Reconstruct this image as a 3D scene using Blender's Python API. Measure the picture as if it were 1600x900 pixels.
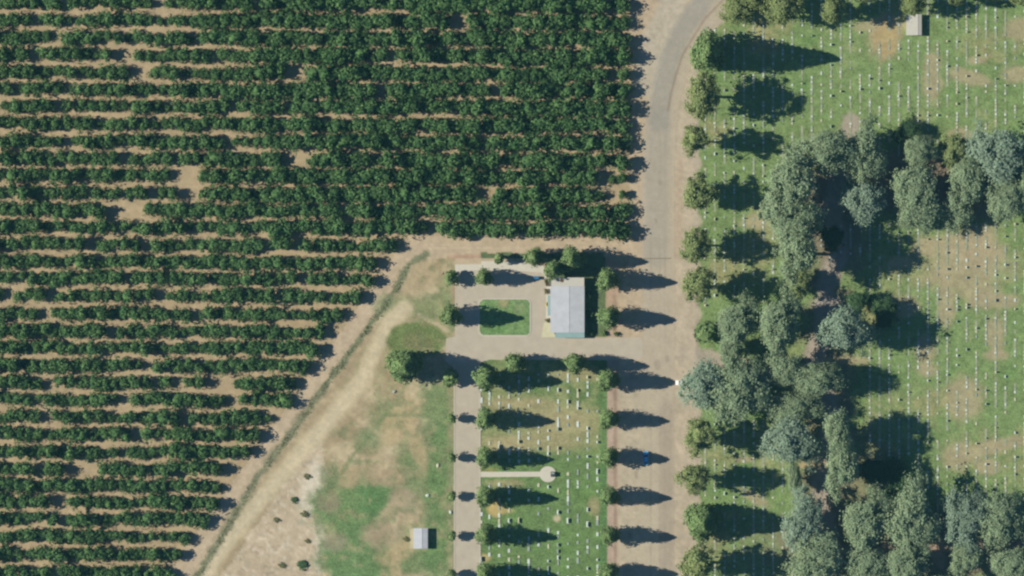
import bpy, bmesh, math, random
import numpy as np
from mathutils import Vector, Matrix

# ------------------------------------------------------------------ scene, camera, light
S = 0.24                                   # metres of ground per photograph pixel
H = 2000.0                                 # flying height of the aerial camera
SUN_EL, SUN_AZ = 31.0, 272.5               # degrees; azimuth clockwise from +Y (north)
HAZE = 1.7e-5
sc = bpy.context.scene
for o in list(bpy.data.objects): bpy.data.objects.remove(o)
C = sc.collection
cam = bpy.data.cameras.new('camera'); camo = bpy.data.objects.new('camera', cam); C.objects.link(camo)
camo.location = (0, 0, H); camo.rotation_euler = (0, 0, 0)
cam.sensor_width = 36; cam.lens = 36 * H / (1600 * S); cam.clip_start = 10; cam.clip_end = 20000
sc.camera = camo
w = bpy.data.worlds.new('World'); sc.world = w; w.use_nodes = True
nt = w.node_tree; bg = nt.nodes['Background']
sky = nt.nodes.new('ShaderNodeTexSky'); sky.sky_type = 'NISHITA'; sky.sun_disc = False; sky.dust_density = 0.2; sky.ozone_density = 6.0; sky.air_density = 0.9
sky.sun_elevation = math.radians(SUN_EL); sky.sun_rotation = math.radians(SUN_AZ)
nt.links.new(sky.outputs[0], bg.inputs[0]); bg.inputs[1].default_value = 0.05
sl = bpy.data.lights.new('sun', 'SUN'); sl.energy = 5.0; sl.angle = math.radians(0.5); sl.color = (1.0, 0.89, 0.72)
so = bpy.data.objects.new('sun', sl); C.objects.link(so)
az, el = math.radians(SUN_AZ), math.radians(SUN_EL)
sd = Vector((math.sin(az) * math.cos(el), math.cos(az) * math.cos(el), math.sin(el)))
so.rotation_euler = sd.to_track_quat('Z', 'Y').to_euler(); so.location = (-200, 0, 300)
sc.view_settings.view_transform = 'Standard'; sc.view_settings.look = 'None'
sc.view_settings.exposure = 0.55; sc.view_settings.gamma = 1.0
sc.render.engine = 'CYCLES'; sc.cycles.diffuse_bounces = 2
sc.cycles.pixel_filter_type = 'BLACKMAN_HARRIS'; sc.cycles.filter_width = 2.4
K = 0.86                                   # albedo of a ground that photographs as display value 1

rng = np.random.default_rng(7); R = random.Random(11)
def W(px, py, z=0.0): return ((px - 800) * S, (450 - py) * S, z)
def lin(r, g, b):
    f = lambda c: (c / 255 / 12.92) if c / 255 <= .04045 else ((c / 255 + .055) / 1.055) ** 2.4
    return np.array([f(r), f(g), f(b)])
TINT = np.array([0.94, 1.04, 1.18])         # undo the warm sun so sunlit ground photographs as listed
def alb(r, g, b): return lin(r, g, b) * K * TINT

# ------------------------------------------------------------------ helpers
def tag(o, label=None, cat=None, group=None, kind=None):
    if label: o['label'] = label
    if cat: o['category'] = cat
    if group: o['group'] = group
    if kind: o['kind'] = kind
    return o
def mesh_np(name, v, f, mat=None, k=4):
    m = bpy.data.meshes.new(name); nv, nf = len(v), len(f)
    m.vertices.add(nv); m.vertices.foreach_set('co', np.ascontiguousarray(v, dtype=np.float32).ravel())
    m.loops.add(nf * k); m.loops.foreach_set('vertex_index', np.ascontiguousarray(f, dtype=np.int32).ravel())
    m.polygons.add(nf); m.polygons.foreach_set('loop_start', np.arange(0, nf * k, k, dtype=np.int32))
    m.update(calc_edges=True); m.validate()
    if mat: m.materials.append(mat)
    return m
def link(name, mesh, parent=None, loc=(0, 0, 0), rz=0.0, sc_=(1, 1, 1)):
    o = bpy.data.objects.new(name, mesh); C.objects.link(o)
    o.location = loc; o.rotation_euler = (0, 0, rz); o.scale = sc_
    if parent: o.parent = parent
    return o
def bm_mesh(name, bm, mat):
    bmesh.ops.recalc_face_normals(bm, faces=bm.faces)
    m = bpy.data.meshes.new(name); bm.to_mesh(m); bm.free(); m.materials.append(mat); return m
def box(bm, cx, cy, z0, z1, lx, ly, bev=0.0, rz=0.0):
    r = bmesh.ops.create_cube(bm, size=1.0)
    M = Matrix.Translation((cx, cy, (z0 + z1) / 2)) @ Matrix.Rotation(rz, 4, 'Z') @ Matrix.Diagonal((lx, ly, z1 - z0, 1))
    bmesh.ops.transform(bm, matrix=M, verts=r['verts'])
    if bev:
        es = list({e for v in r['verts'] for e in v.link_edges})
        bmesh.ops.bevel(bm, geom=es, offset=bev, segments=1, affect='EDGES')
def prism(bm, poly, z0, z1):
    b = [bm.verts.new((x, y, z0)) for x, y in poly]; t = [bm.verts.new((x, y, z1)) for x, y in poly]
    n = len(poly)
    bm.faces.new(t); bm.faces.new(b[::-1])
    for i in range(n): bm.faces.new((b[i], b[(i + 1) % n], t[(i + 1) % n], t[i]))
def limb(bm, p, q, r0, r1, n=6):
    p, q = Vector(p), Vector(q); d = (q - p)
    r = bmesh.ops.create_cone(bm, cap_ends=True, segments=n, radius1=r0, radius2=r1, depth=d.length)
    M = Matrix.Translation((p + q) / 2) @ d.to_track_quat('Z', 'Y').to_matrix().to_4x4()
    bmesh.ops.transform(bm, matrix=M, verts=r['verts'])

# ------------------------------------------------------------------ noise fields (numpy, photograph pixels)
def vnoise(x, y, cell, seed):
    g = np.random.default_rng(seed).random((512, 512))
    u, v = x / cell + 1000.0, y / cell + 1000.0
    i, j = np.floor(u).astype(int), np.floor(v).astype(int); a, b = u - i, v - j
    a, b = a * a * (3 - 2 * a), b * b * (3 - 2 * b)
    G = lambda p, q: g[p % 512, q % 512]
    return (G(i, j) * (1 - a) + G(i + 1, j) * a) * (1 - b) + (G(i, j + 1) * (1 - a) + G(i + 1, j + 1) * a) * b
def fbm(x, y, cell, seed, n=4):
    t, a, s = 0, 1.0, 0
    for k in range(n): t = t + a * (vnoise(x, y, cell / 2 ** k, seed + k) - .5); s += a; a *= .6
    return t / s * 2                      # about -1..1
def sst(a, b, x):
    t = np.clip((x - a) / (b - a), 0, 1); return t * t * (3 - 2 * t)
def seg_d(px, py, pts):
    d = np.full(px.shape, 1e9)
    for (x0, y0), (x1, y1) in zip(pts[:-1], pts[1:]):
        dx, dy = x1 - x0, y1 - y0
        t = np.clip(((px - x0) * dx + (py - y0) * dy) / (dx * dx + dy * dy), 0, 1)
        d = np.minimum(d, np.hypot(px - x0 - t * dx, py - y0 - t * dy))
    return d
def inpoly(px, py, poly):
    ins = np.zeros(px.shape, bool); n = len(poly)
    for i in range(n):
        (x0, y0), (x1, y1) = poly[i], poly[(i + 1) % n]
        if y0 == y1: continue
        c = ((y0 > py) != (y1 > py)) & (px < (x1 - x0) * (py - y0) / (y1 - y0) + x0)
        ins ^= c
    return ins
ORCH_SOIL = alb(178, 156, 121); SAND = alb(190, 168, 137); PALE = alb(202, 184, 148)
ROAD = alb(184, 168, 143); ASPH = alb(158, 151, 136); LANE = alb(168, 152, 130)
GRASS = alb(124, 143, 88); GRASS2 = alb(110, 132, 80); DRY = alb(172, 154, 112); FIELD = alb(172, 152, 117)
FGREEN = alb(108, 132, 82); PINK = alb(188, 171, 146); MAUVE = alb(174, 158, 139); LITTER = alb(140, 124, 102)
WEED = alb(122, 126, 94); BROWN = alb(150, 124, 102)
WEEDLINE = [(668, 396), (640, 412), (612, 462), (555, 540), (500, 613), (450, 684), (402, 745), (352, 830), (300, 915), (270, 965)]
TRACK = [(632, 482), (612, 500), (585, 548), (568, 590), (512, 660), (466, 712), (400, 790), (350, 852), (308, 915), (285, 950)]
ROADC = [(1136, -50), (1112, -5), (1078, 45), (1053, 95), (1036, 150), (1029, 210), (1027, 300), (1026, 950)]
EDGE_R = [(1140, -12), (1126, 4), (1101, 30), (1084, 57), (1067, 85), (1056, 118), (1048, 148), (1044, 172)]
LANE1 = [(1330, 190), (1318, 240), (1300, 330), (1310, 400), (1290, 450), (1290, 500), (1272, 560), (1285, 610), (1302, 650), (1290, 720), (1280, 780), (1300, 850), (1300, 940)]
def paint(px, py):
    """what the ground is made of at a photograph pixel: albedo rgb + how grassy"""
    n1 = fbm(px, py, 60, 1); n2 = fbm(px, py, 22, 21); n3 = fbm(px, py, 8, 41, 3)
    col = np.zeros(px.shape + (3,)); gr = np.zeros(px.shape)
    col[:] = ORCH_SOIL
    def put(c, a, g=None):
        nonlocal col, gr
        a = np.clip(a, 0, 1); col = col * (1 - a[..., None]) + np.asarray(c) * a[..., None]
        gr = gr * (1 - a) + (g if g is not None else 0) * a
    def blob(x, y, rx, ry, c, s=1.0, g=0, rot=0, soft=.35, rag=.35):
        t = math.radians(rot); u = ((px - x) * math.cos(t) + (py - y) * math.sin(t)) / rx; v = (-(px - x) * math.sin(t) + (py - y) * math.cos(t)) / ry
        d = np.hypot(u, v) + rag * n2 + rag * .5 * n3
        put(c, s * (1 - sst(1 - soft, 1 + soft, d)), g)
    def line(pts, wd, c, s=1.0, g=0, soft=2.0, rag=1.5):
        d = seg_d(px, py, pts) + rag * n3 * 1.5
        put(c, s * (1 - sst(wd - soft, wd + soft, d)), g)
    def zone(poly, c, s=1.0, g=0, rag=1.0):
        put(c, s * inpoly(px + rag * 2 * n3, py + rag * 2 * n2, poly).astype(float), g)
    # sandy margins
    zone([(985, -700), (1100, -700), (1100, 2000), (948, 2000), (948, 525), (985, 400)], SAND, rag=.5)
    zone([(640, 368), (1010, 366), (1010, 402), (700, 404), (652, 404), (600, 470), (300, 905), (240, 1000), (-100, 1500), (-160, 1500), (255, 905), (560, 480)], SAND * 1.0, rag=1)
    # west field
    zone([(655, 404), (712, 404), (712, 1500), (-60, 1500), (300, 905)], FIELD, rag=.6)
    a = sst(-.25, .5, n1 * .5 + n2 * .6 + n3 * .3) * inpoly(px, py, [(655, 404), (712, 404), (712, 2000), (-100, 2000), (300, 905)])
    put(PALE, a * .55)
    put(alb(140, 138, 96), sst(.05, .6, fbm(px, py, 40, 77) * .8 + n3 * .5) * .6 * inpoly(px, py, [(655, 404), (712, 404), (712, 640), (560, 700), (470, 700)]), .5)
    line([(600, 478), (640, 480), (704, 478)], 16, FGREEN, .62, .8, 10, 5)
    line([(690, 440), (705, 470), (706, 510)], 12, FGREEN, .5, .8, 7, 4)
    blob(655, 432, 36, 24, alb(178, 158, 122), .75)
    # big sandy spoil bank
    zone([(498, 672), (512, 742), (492, 790), (494, 850), (512, 960), (300, 960), (380, 850), (455, 740)], alb(196, 176, 146), .8, rag=2.5)
    put(BROWN * .9, .55 * sst(.05, .4, n3) * sst(-.2, .3, n2) * inpoly(px, py, [(498, 672), (512, 742), (492, 790), (512, 960), (330, 960), (400, 840)]))
    bk = inpoly(px, py, [(500, 672), (512, 742), (492, 790), (494, 850), (512, 960), (300, 960), (380, 850), (455, 740)])
    f5 = fbm(px, py, 6, 131, 3); put(alb(216, 200, 172), .6 * sst(.1, .5, f5) * bk); put(alb(140, 128, 104), .55 * sst(.12, .5, fbm(px, py, 7, 141, 3)) * sst(-.1, .3, fbm(px, py, 30, 151)) * bk)
    blob(488, 768, 17, 42, alb(216, 202, 176), .8, 0, 10, .5, .6); blob(500, 850, 9, 46, alb(212, 198, 172), .7, 0, 0, .5, .6)
    line(TRACK, 13, PALE, .95, 0, 6, 3)
    line([(632, 482), (618, 496)], 5, PALE, .8)
    # green patches
    blob(650, 532, 47, 29, alb(116, 128, 78), 1, 1, 0, .1, .10); blob(655, 535, 26, 15, alb(124, 118, 82), .7, .8)
    line([(655, 492), (700, 516)], 3, PALE, .7)
    blob(683, 640, 26, 50, FGREEN, .8, 1); blob(690, 730, 22, 80, FGREEN, .85, 1); blob(685, 830, 24, 110, FGREEN, .85, 1)
    blob(545, 790, 62, 46, FGREEN, .95, 1, -20, .3, .3); blob(585, 775, 26, 32, alb(94, 126, 76), .8, 1); blob(560, 872, 62, 48, alb(102, 130, 80), .95, 1, 0, .25, .3)
    blob(650, 860, 50, 40, alb(104, 130, 80), .8, 1); blob(645, 750, 34, 40, FGREEN, .7, 1); blob(600, 650, 26, 24, alb(124, 134, 90), .6, .8); blob(575, 690, 26, 18, alb(120, 132, 88), .6, .7)
    blob(640, 705, 26, 22, FGREEN, .5, .8); blob(516, 745, 16, 22, alb(124, 132, 92), .7, .8)
    blob(632, 783, 22, 19, alb(164, 147, 118), .9); blob(516, 786, 18, 16, alb(150, 136, 108), .75, .3); blob(525, 848, 22, 13, alb(150, 140, 112), .75, .3)
    blob(606, 808, 40, 13, alb(180, 160, 126), .9, 0, -50); blob(600, 838, 34, 20, alb(168, 150, 118), .85, 0); blob(630, 856, 38, 15, alb(182, 160, 120), .85, 0, -35)
    blob(625, 655, 22, 45, alb(186, 164, 122), .7, 0, 30); blob(650, 690, 11, 46, alb(184, 162, 122), .75, 0, -15); blob(545, 742, 16, 20, alb(182, 160, 122), .8); blob(600, 745, 30, 14, alb(176, 154, 120), .8); blob(630, 740, 14, 10, alb(184, 160, 124), .7)
    blob(617, 885, 9, 18, alb(186, 164, 122), .7)
    line([(636, 598), (618, 628), (588, 664), (545, 720), (525, 758)], 2.6, alb(118, 130, 86), .7, 1, 2.2, 2.5)
    line([(604, 648), (665, 650)], 3, alb(112, 128, 84), .6, 1); line([(548, 721), (592, 721)], 3, alb(112, 130, 84), .6, 1, 3, 3)
    line([(704, 404), (704, 1000)], 5, alb(146, 142, 104), .5, .5, 3, 2)
    line([(704, 402), (790, 400)], 4, alb(176, 142, 116), .8); line([(709, 440), (709, 500)], 2, alb(170, 134, 112), .7)
    wf = inpoly(px, py, [(655, 404), (708, 404), (708, 2000), (500, 2000), (492, 800), (512, 690), (632, 560), (650, 500)])
    f16 = fbm(px, py, 15, 171, 4)
    put(alb(116, 130, 88), .55 * sst(.05, .4, f16) * wf * (gr < .9), .8); put(alb(164, 150, 112), .5 * sst(.08, .45, fbm(px, py, 13, 181, 4)) * wf, .4)
    # weed strip along the service road
    line(WEEDLINE, 5.0, WEED, .95, 1, 2.2, 2.6); line(WEEDLINE[4:], 8.5, alb(140, 134, 104), .45, .6, 3, 4)
    # cemetery east of the road
    zone([(1089, 30), (1150, -200), (3000, -700), (3000, 2500), (1089, 2500)], GRASS, g=1, rag=.8)
    zone([(1130, -5), (1150, 20), (1105, 55), (1089, 60), (1089, 35)], PINK, rag=.4)
    e = inpoly(px, py, [(1089, -500), (3000, -500), (3000, 2500), (1089, 2500)]) & (gr > .5)
    put(DRY, .6 * sst(.0, .7, fbm(px, py, 70, 90) + n3 * .3) * e, .6)
    put(alb(103, 139, 74), .5 * sst(.1, .7, fbm(px, py, 45, 95)) * e, 1)
    T = alb(174, 158, 122)
    for b in [(1385, 55, 26, 42, 20), (1372, 40, 36, 13, 0), (1456, 122, 15, 38, 0), (1512, 120, 32, 12, 12), (1592, 45, 22, 20, 0), (1588, 115, 20, 14, 0), (1525, 95, 14, 6, 0),
              (1510, 415, 66, 52, 10), (1520, 385, 42, 30, 0), (1450, 385, 22, 18, 0), (1560, 470, 40, 14, 0), (1478, 480, 14, 34, 0), (1180, 346, 22, 12, 0), (1410, 480, 25, 16, 0), (1410, 410, 22, 8, 0), (1556, 520, 14, 34, 0),
              (1508, 625, 28, 36, 0), (1448, 578, 16, 12, 0), (1560, 696, 60, 10, -16), (1500, 712, 26, 22, 0), (1545, 730, 22, 14, 0), (1446, 545, 16, 26, 0), (1178, 777, 26, 8, 30), (1165, 718, 14, 5, 0), (1555, 555, 20, 8, 0), (1500, 210, 18, 10, 0)]:
        blob(b[0], b[1], b[2], b[3], T, .82, .25, b[4], .4, .45)
    blob(1385, 60, 20, 30, alb(184, 156, 104), .6, .2)
    for pts in ([(1089, 40), (1089, 2000)],): line(pts, 3.5, alb(172, 152, 138), .7, 0, 2, 2)
    for y0 in (250, 340, 415, 485, 640, 715, 780, 850): blob(1090, y0 + 4, 7, 10, PINK, .8, 0)
    # lanes and needle litter under the big trees
    blob(1395, 285, 100, 50, LITTER, .95, 0, 0, .2, .25); blob(1520, 285, 110, 52, LITTER, .95, 0, 0, .2, .25); blob(1290, 640, 40, 200, LITTER, .7, 0, 0, .4, .5)
    blob(1300, 330, 55, 110, LITTER, .9, 0); blob(1450, 850, 260, 55, LITTER, .85, 0, 0, .3, .3); blob(1330, 760, 70, 80, LITTER, .6, 0)
    line(LANE1, 15, MAUVE, .9, 0, 5, 5); line([(1070, 552), (1140, 566), (1210, 590), (1290, 585)], 13, MAUVE, .9, 0, 4, 3)
    line([(1300, 858), (1450, 856), (1620, 852), (1800, 850)], 9, alb(178, 154, 128), .85, 0, 4, 4)
    line([(1290, 562), (1350, 563)], 6, alb(176, 160, 122), .8, .2, 4, 3); line([(1252, 727), (1300, 725)], 4, alb(190, 168, 126), .9, 0, 2)
    blob(1292, 476, 22, 16, alb(172, 158, 142), 1); blob(1463, 866, 9, 22, alb(186, 156, 130), .9, 0, -25)
    # small cemetery west of the road
    zone([(749, 562), (949, 562), (949, 2000), (749, 2000)], GRASS2, g=1, rag=.3)
    wz = inpoly(px, py, [(749, 562), (949, 562), (949, 2000), (749, 2000)])
    put(alb(108, 138, 76), .6 * sst(0, .5, n2) * wz, 1)
    Y = alb(170, 156, 114)
    for b in [(850, 640, 95, 16, 8), (835, 690, 85, 14, 0), (905, 585, 48, 10, 0), (790, 695, 34, 12, 0), (880, 665, 60, 18, 0), (930, 790, 10, 14, 0), (785, 755, 28, 7, 0), (800, 630, 40, 6, 0)]:
        blob(b[0], b[1], b[2], b[3], Y, .72, .4, b[4], .5, .6)
    put(Y, .45 * wz * (1 - sst(690, 725, py + 8 * n2)) * sst(-.5, .4, n2 + n3 * .6), .5)
    blob(775, 795, 13, 11, alb(198, 172, 112), .95, 0); blob(790, 798, 14, 5, alb(190, 168, 112), .8, 0); blob(757, 872, 8, 6, alb(190, 165, 112), .8, 0); blob(758, 735, 20, 4, alb(150, 138, 80), .6, .4); blob(870, 810, 5, 5, alb(204, 188, 150), .9, 0)
    put(alb(92, 126, 74), .7 * (1 - sst(4, 9, np.abs(px - 943))) * (py > 562), 1)
    # building plot
    zone([(752, 395), (945, 395), (948, 527), (752, 527)], alb(90, 112, 72), .9, .8, .3)
    zone([(712, 404), (860, 404), (860, 530), (712, 530)], SAND, 1, 0, .3)
    zone([(748, 466), (830, 466), (830, 526), (748, 526)], alb(118, 144, 90), 1, 1, 0)
    blob(786, 473, 9, 7, alb(160, 150, 108), .8, .4); blob(812, 480, 9, 10, alb(132, 142, 98), .7, .6); blob(775, 512, 22, 8, alb(94, 126, 72), .6, 1)
    # wheel tracks
    for off in (-3.2, 3.2):
        line([(x + off, y) for x, y in TRACK], .9, alb(212, 196, 162), .5, 0, 1, .8)
        line([(x - 22 + off, y + 2) for x, y in WEEDLINE[2:]], .9, alb(204, 186, 156), .45, 0, 1, .8)
    for yy in (382, 388): line([(660, yy), (990, yy - 2)], .9, alb(206, 184, 152), .5, 0, 1, .8)
    # verge of the main road and the road itself
    zone([(949, 402), (966, 402), (966, 525), (949, 525)], alb(186, 158, 130), 1, 0, .4)
    zone([(949, 562), (966, 562), (966, 2000), (949, 2000)], alb(184, 160, 138), 1, 0, .4)
    line([(960, 440), (961, 520)], 2.5, BROWN, .5, 0, 1.2, .6); line([(961, 580), (961, 1200)], 2.6, BROWN, .6, 0, 1.2, .6)
    zone([(966, 562), (1003, 562), (1003, 2000), (966, 2000)], alb(192, 174, 145), .9, 0, .6)
    line([(1064, 40), (1052, 110)], 0.1, PINK, 0)
    zone([(1046, 150), (1086, 60), (1092, 250), (1086, 520), (1086, 2000), (1048, 2000)], PINK, .8, 0, 1)
    line([(1062, 250), (1060, 400)], 6, alb(184, 160, 134), .7, 0, 4, 1)
    d = seg_d(px, py, ROADC) + n3 * 1.2
    put(ROAD, (1 - sst(21, 27, d)))
    put(alb(186, 173, 150), .8 * (1 - sst(14, 26, seg_d(px, py, [(1075, -60), (1045, 20), (1020, 70), (1010, 130)]) + 3 * n3)))
    put(ASPH, .72 * (1 - sst(10, 21, seg_d(px, py, [(1128, -50), (1100, -2), (1068, 45), (1046, 95), (1034, 150), (1030, 190)]) + 2 * n3)))
    put(ASPH, .45 * (1 - sst(12, 24, seg_d(px, py, [(1030, 190), (1026, 300), (1026, 400)]))))
    put(alb(188, 172, 145), .85 * (1 - sst(1018, 1036, px + 3 * n2)) * (px > 966) * sst(560, 620, py + 0 * px))
    put(LANE, .7 * (1 - sst(6, 14, seg_d(px, py, [(1042, 640), (1042, 1500)]) + 2 * n3)))
    put(BROWN * .85, .55 * (1 - sst(.8, 2.4, seg_d(px, py, EDGE_R))))
    for xs_ in (1017, 1031, 1039): put(alb(150, 140, 124), .3 * (1 - sst(.5, 2.2, np.abs(px - xs_ - 1.5 * fbm(px, py, 60, 8)))) * (py > 150) * sst(-.3, .3, fbm(px, py, 90, 9)))
    for (x, y, r) in ((1031, 285, 3), (1025, 345, 3), (994, 742, 3), (1042, 560, 4), (984, 838, 4), (1028, 570, 5)): blob(x, y, r, r * 1.6, alb(150, 136, 116), .5)
    j = fbm(px, py, 14, 60)
    quiet = 1 - .6 * (seg_d(px, py, ROADC) < 27); k_ = 1 + quiet * (-1 + (1 + .09 * n1 + .08 * n2 + .13 * n3 + .05 * j) * (1 + .14 * fbm(px, py, 4.5, 61, 2))); col = col * k_[..., None]
    return np.clip(col, .01, .9), gr

def sheet(name, xs, ys, z, mat, mask=None):
    X, Y = np.meshgrid(np.asarray(xs, float), np.asarray(ys, float))
    col, gr = paint(X, Y)
    v = np.stack([(X - 800) * S, (450 - Y) * S, np.full(X.shape, z)], -1).reshape(-1, 3)
    nx, ny = len(xs), len(ys); a = (np.arange(ny - 1)[:, None] * nx + np.arange(nx - 1)[None]).ravel()
    f = np.stack([a, a + nx, a + nx + 1, a + 1], -1)
    if mask is not None:
        cx = (X[:-1, :-1] + X[1:, 1:]) / 2; cy = (Y[:-1, :-1] + Y[1:, 1:]) / 2; f = f[mask(cx, cy).ravel()]
        used = np.unique(f); idx = np.full(len(v), -1); idx[used] = np.arange(len(used)); f = idx[f]; v = v[used]
        c4 = np.concatenate([col, gr[..., None]], -1).reshape(-1, 4)[used]
    else: c4 = np.concatenate([col, gr[..., None]], -1).reshape(-1, 4)
    m = mesh_np(name, v, f, mat)
    at = m.color_attributes.new('soil', 'FLOAT_COLOR', 'POINT'); at.data.foreach_set('color', c4.astype(np.float32).ravel())
    return tag(link(name, m), kind='structure')

# ------------------------------------------------------------------ materials
def newmat(name, rough=.9, spec=.2):
    m = bpy.data.materials.new(name); m.use_nodes = True
    b = m.node_tree.nodes['Principled BSDF']; b.inputs['Roughness'].default_value = rough; b.inputs['Specular IOR Level'].default_value = spec
    return m, m.node_tree, b
def noise(nt, scale, detail=4, rough=.6, vec=None):
    n = nt.nodes.new('ShaderNodeTexNoise'); n.inputs['Scale'].default_value = scale; n.inputs['Detail'].default_value = detail; n.inputs['Roughness'].default_value = rough
    if vec: nt.links.new(vec, n.inputs['Vector'])
    return n.outputs['Fac']
def mrange(nt, src, a, b, c, d):
    n = nt.nodes.new('ShaderNodeMapRange'); nt.links.new(src, n.inputs[0])
    for i, x in enumerate((a, b, c, d)): n.inputs[i + 1].default_value = x
    return n.outputs[0]
def math_(nt, op, a, b):
    n = nt.nodes.new('ShaderNodeMath'); n.operation = op
    for i, x in enumerate((a, b)):
        if isinstance(x, (int, float)): n.inputs[i].default_value = x
        else: nt.links.new(x, n.inputs[i])
    return n.outputs[0]
def mul_col(nt, col, fac):
    n = nt.nodes.new('ShaderNodeVectorMath'); n.operation = 'SCALE'
    if isinstance(col, (tuple, list, np.ndarray)): n.inputs[0].default_value = tuple(float(c) for c in col[:3])
    else: nt.links.new(col, n.inputs[0])
    nt.links.new(fac, n.inputs['Scale']); return n.outputs[0]
def pos(nt): return nt.nodes.new('ShaderNodeNewGeometry').outputs['Position']
def ground_mat(name, amt=.35):
    m, t, b = newmat(name, 1.0, .05)
    at = t.nodes.new('ShaderNodeAttribute'); at.attribute_name = 'soil'
    p = pos(t)
    fine = mrange(t, noise(t, 1.3, 3, .7, p), .25, .75, -1, 1); mid = mrange(t, noise(t, .35, 4, .6, p), .25, .75, -1, 1)
    g = math_(t, 'ADD', math_(t, 'MULTIPLY', at.outputs['Alpha'], amt), .08)
    f = math_(t, 'ADD', math_(t, 'MULTIPLY', fine, g), math_(t, 'MULTIPLY', mid, math_(t, 'MULTIPLY', g, .6)))
    t.links.new(mul_col(t, at.outputs['Color'], math_(t, 'ADD', f, 1.0)), b.inputs['Base Color'])
    return m
GROUND = ground_mat('earth_and_grass'); ROADM = ground_mat('road_surface', .1)
def plain(name, rgb, var=.12, scale=1.2, rough=.85, spec=.2, metal=0):
    m, t, b = newmat(name, rough, spec); b.inputs['Metallic'].default_value = metal
    f = mrange(t, noise(t, scale, 4, .65, pos(t)), .3, .7, 1 - var, 1 + var)
    t.links.new(mul_col(t, rgb, f), b.inputs['Base Color']); return m
def leaf_mat(name, c1, c2, trans=.12, tree_var=.22):
    m, t, b = newmat(name, .75, .15)
    g = t.nodes.new('ShaderNodeNewGeometry'); ri = g.outputs['Random Per Island']
    mx = t.nodes.new('ShaderNodeMix'); mx.data_type = 'RGBA'; t.links.new(ri, mx.inputs[0])
    mx.inputs[6].default_value = (*c1, 1); mx.inputs[7].default_value = (*c2, 1)
    f = mrange(t, noise(t, .22, 3, .6, g.outputs['Position']), .3, .7, 1 - tree_var, 1 + tree_var)
    cc = mul_col(t, mx.outputs[2], f); t.links.new(cc, b.inputs['Base Color'])
    if trans:
        tr = t.nodes.new('ShaderNodeBsdfTranslucent'); t.links.new(cc, tr.inputs[0])
        ms = t.nodes.new('ShaderNodeMixShader'); ms.inputs[0].default_value = trans
        t.links.new(b.outputs[0], ms.inputs[1]); t.links.new(tr.outputs[0], ms.inputs[2]); t.links.new(ms.outputs[0], t.nodes['Material Output'].inputs[0])
    return m
M_ORCH = leaf_mat('citrus_leaves', (.022, .078, .026), (.095, .178, .062), .04, .32)
M_CYP = leaf_mat('cypress_foliage', (.095, .170, .065), (.170, .250, .105), .02)
M_CED = leaf_mat('roadside_foliage', (.130, .190, .072), (.235, .290, .125), .06)
M_PINE = leaf_mat('grey_green_needles', (.175, .255, .150), (.240, .325, .200), .12, .22)
M_BLUE = leaf_mat('blue_green_needles', (.170, .255, .182), (.230, .320, .240), .12, .2)
M_DGRN = leaf_mat('dark_green_needles', (.035, .085, .040), (.080, .150, .065))
M_OLIV = leaf_mat('olive_shrub_leaves', (.085, .085, .030), (.15, .14, .06))
M_YEL = leaf_mat('yellow_shrub_leaves', (.48, .44, .16), (.62, .56, .24))
M_WEED = leaf_mat('weed_leaves', (.12, .15, .07), (.20, .21, .11))
M_BARK = plain('bark', (.09, .065, .045), .3, 3)
M_CONC = plain('drive_concrete', alb(189, 175, 152), .08, .25)
M_WALK = plain('pale_walk_concrete', alb(208, 198, 176), .05, .4)
M_KERB = plain('kerb_concrete', alb(200, 188, 168), .06, .8)
M_STRIP = plain('grave_strip_concrete', alb(158, 162, 130), .25, .6)
M_STONE = plain('pale_gravestone', alb(206, 212, 198), .15, .5)
M_STONE2 = plain('warm_gravestone', alb(200, 194, 164), .15, .5)
M_STONE3 = plain('grey_gravestone', alb(156, 165, 150), .15, .5)
M_DSTONE = plain('dark_granite', (.055, .065, .08), .2, 1, .4, .4)
M_WHROOF = plain('white_metal_roof', alb(196, 195, 194), .07, .5, .5, .4)
M_GYROOF = plain('grey_metal_roof', alb(190, 189, 188), .08, .5, .5, .4)
M_CREAM = plain('cream_roof', alb(200, 193, 176), .04, .5, .7)
M_WALL = plain('cream_wall', (.55, .50, .40), .05, .5)
M_TEAL = plain('teal_awning', alb(150, 174, 168), .06, .6)
M_GLASS = plain('dark_glass', (.03, .04, .05), .05, 1, .1, .6)
M_DOOR = plain('brown_door', (.18, .10, .06), .1, 2)
M_BLUEP = plain('blue_car_paint', (.12, .50, .85), .02, 1, .25, .6)
M_WHITEP = plain('white_car_paint', (.78, .80, .80), .02, 1, .25, .6)
M_BLUEB = plain('blue_bin_plastic', (.04, .16, .32), .08, 2, .5)
M_TYRE = plain('tyre_rubber', (.02, .02, .02), .1, 3)
M_CHROME = plain('rim_metal', (.5, .5, .5), .05, 1, .3, .5, .8)
M_LAMP = plain('lamp_lens', (.7, .7, .65), .02, 1, .1, .6)
M_RED = plain('tail_lens', (.4, .02, .02), .02, 1, .2, .6)

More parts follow.
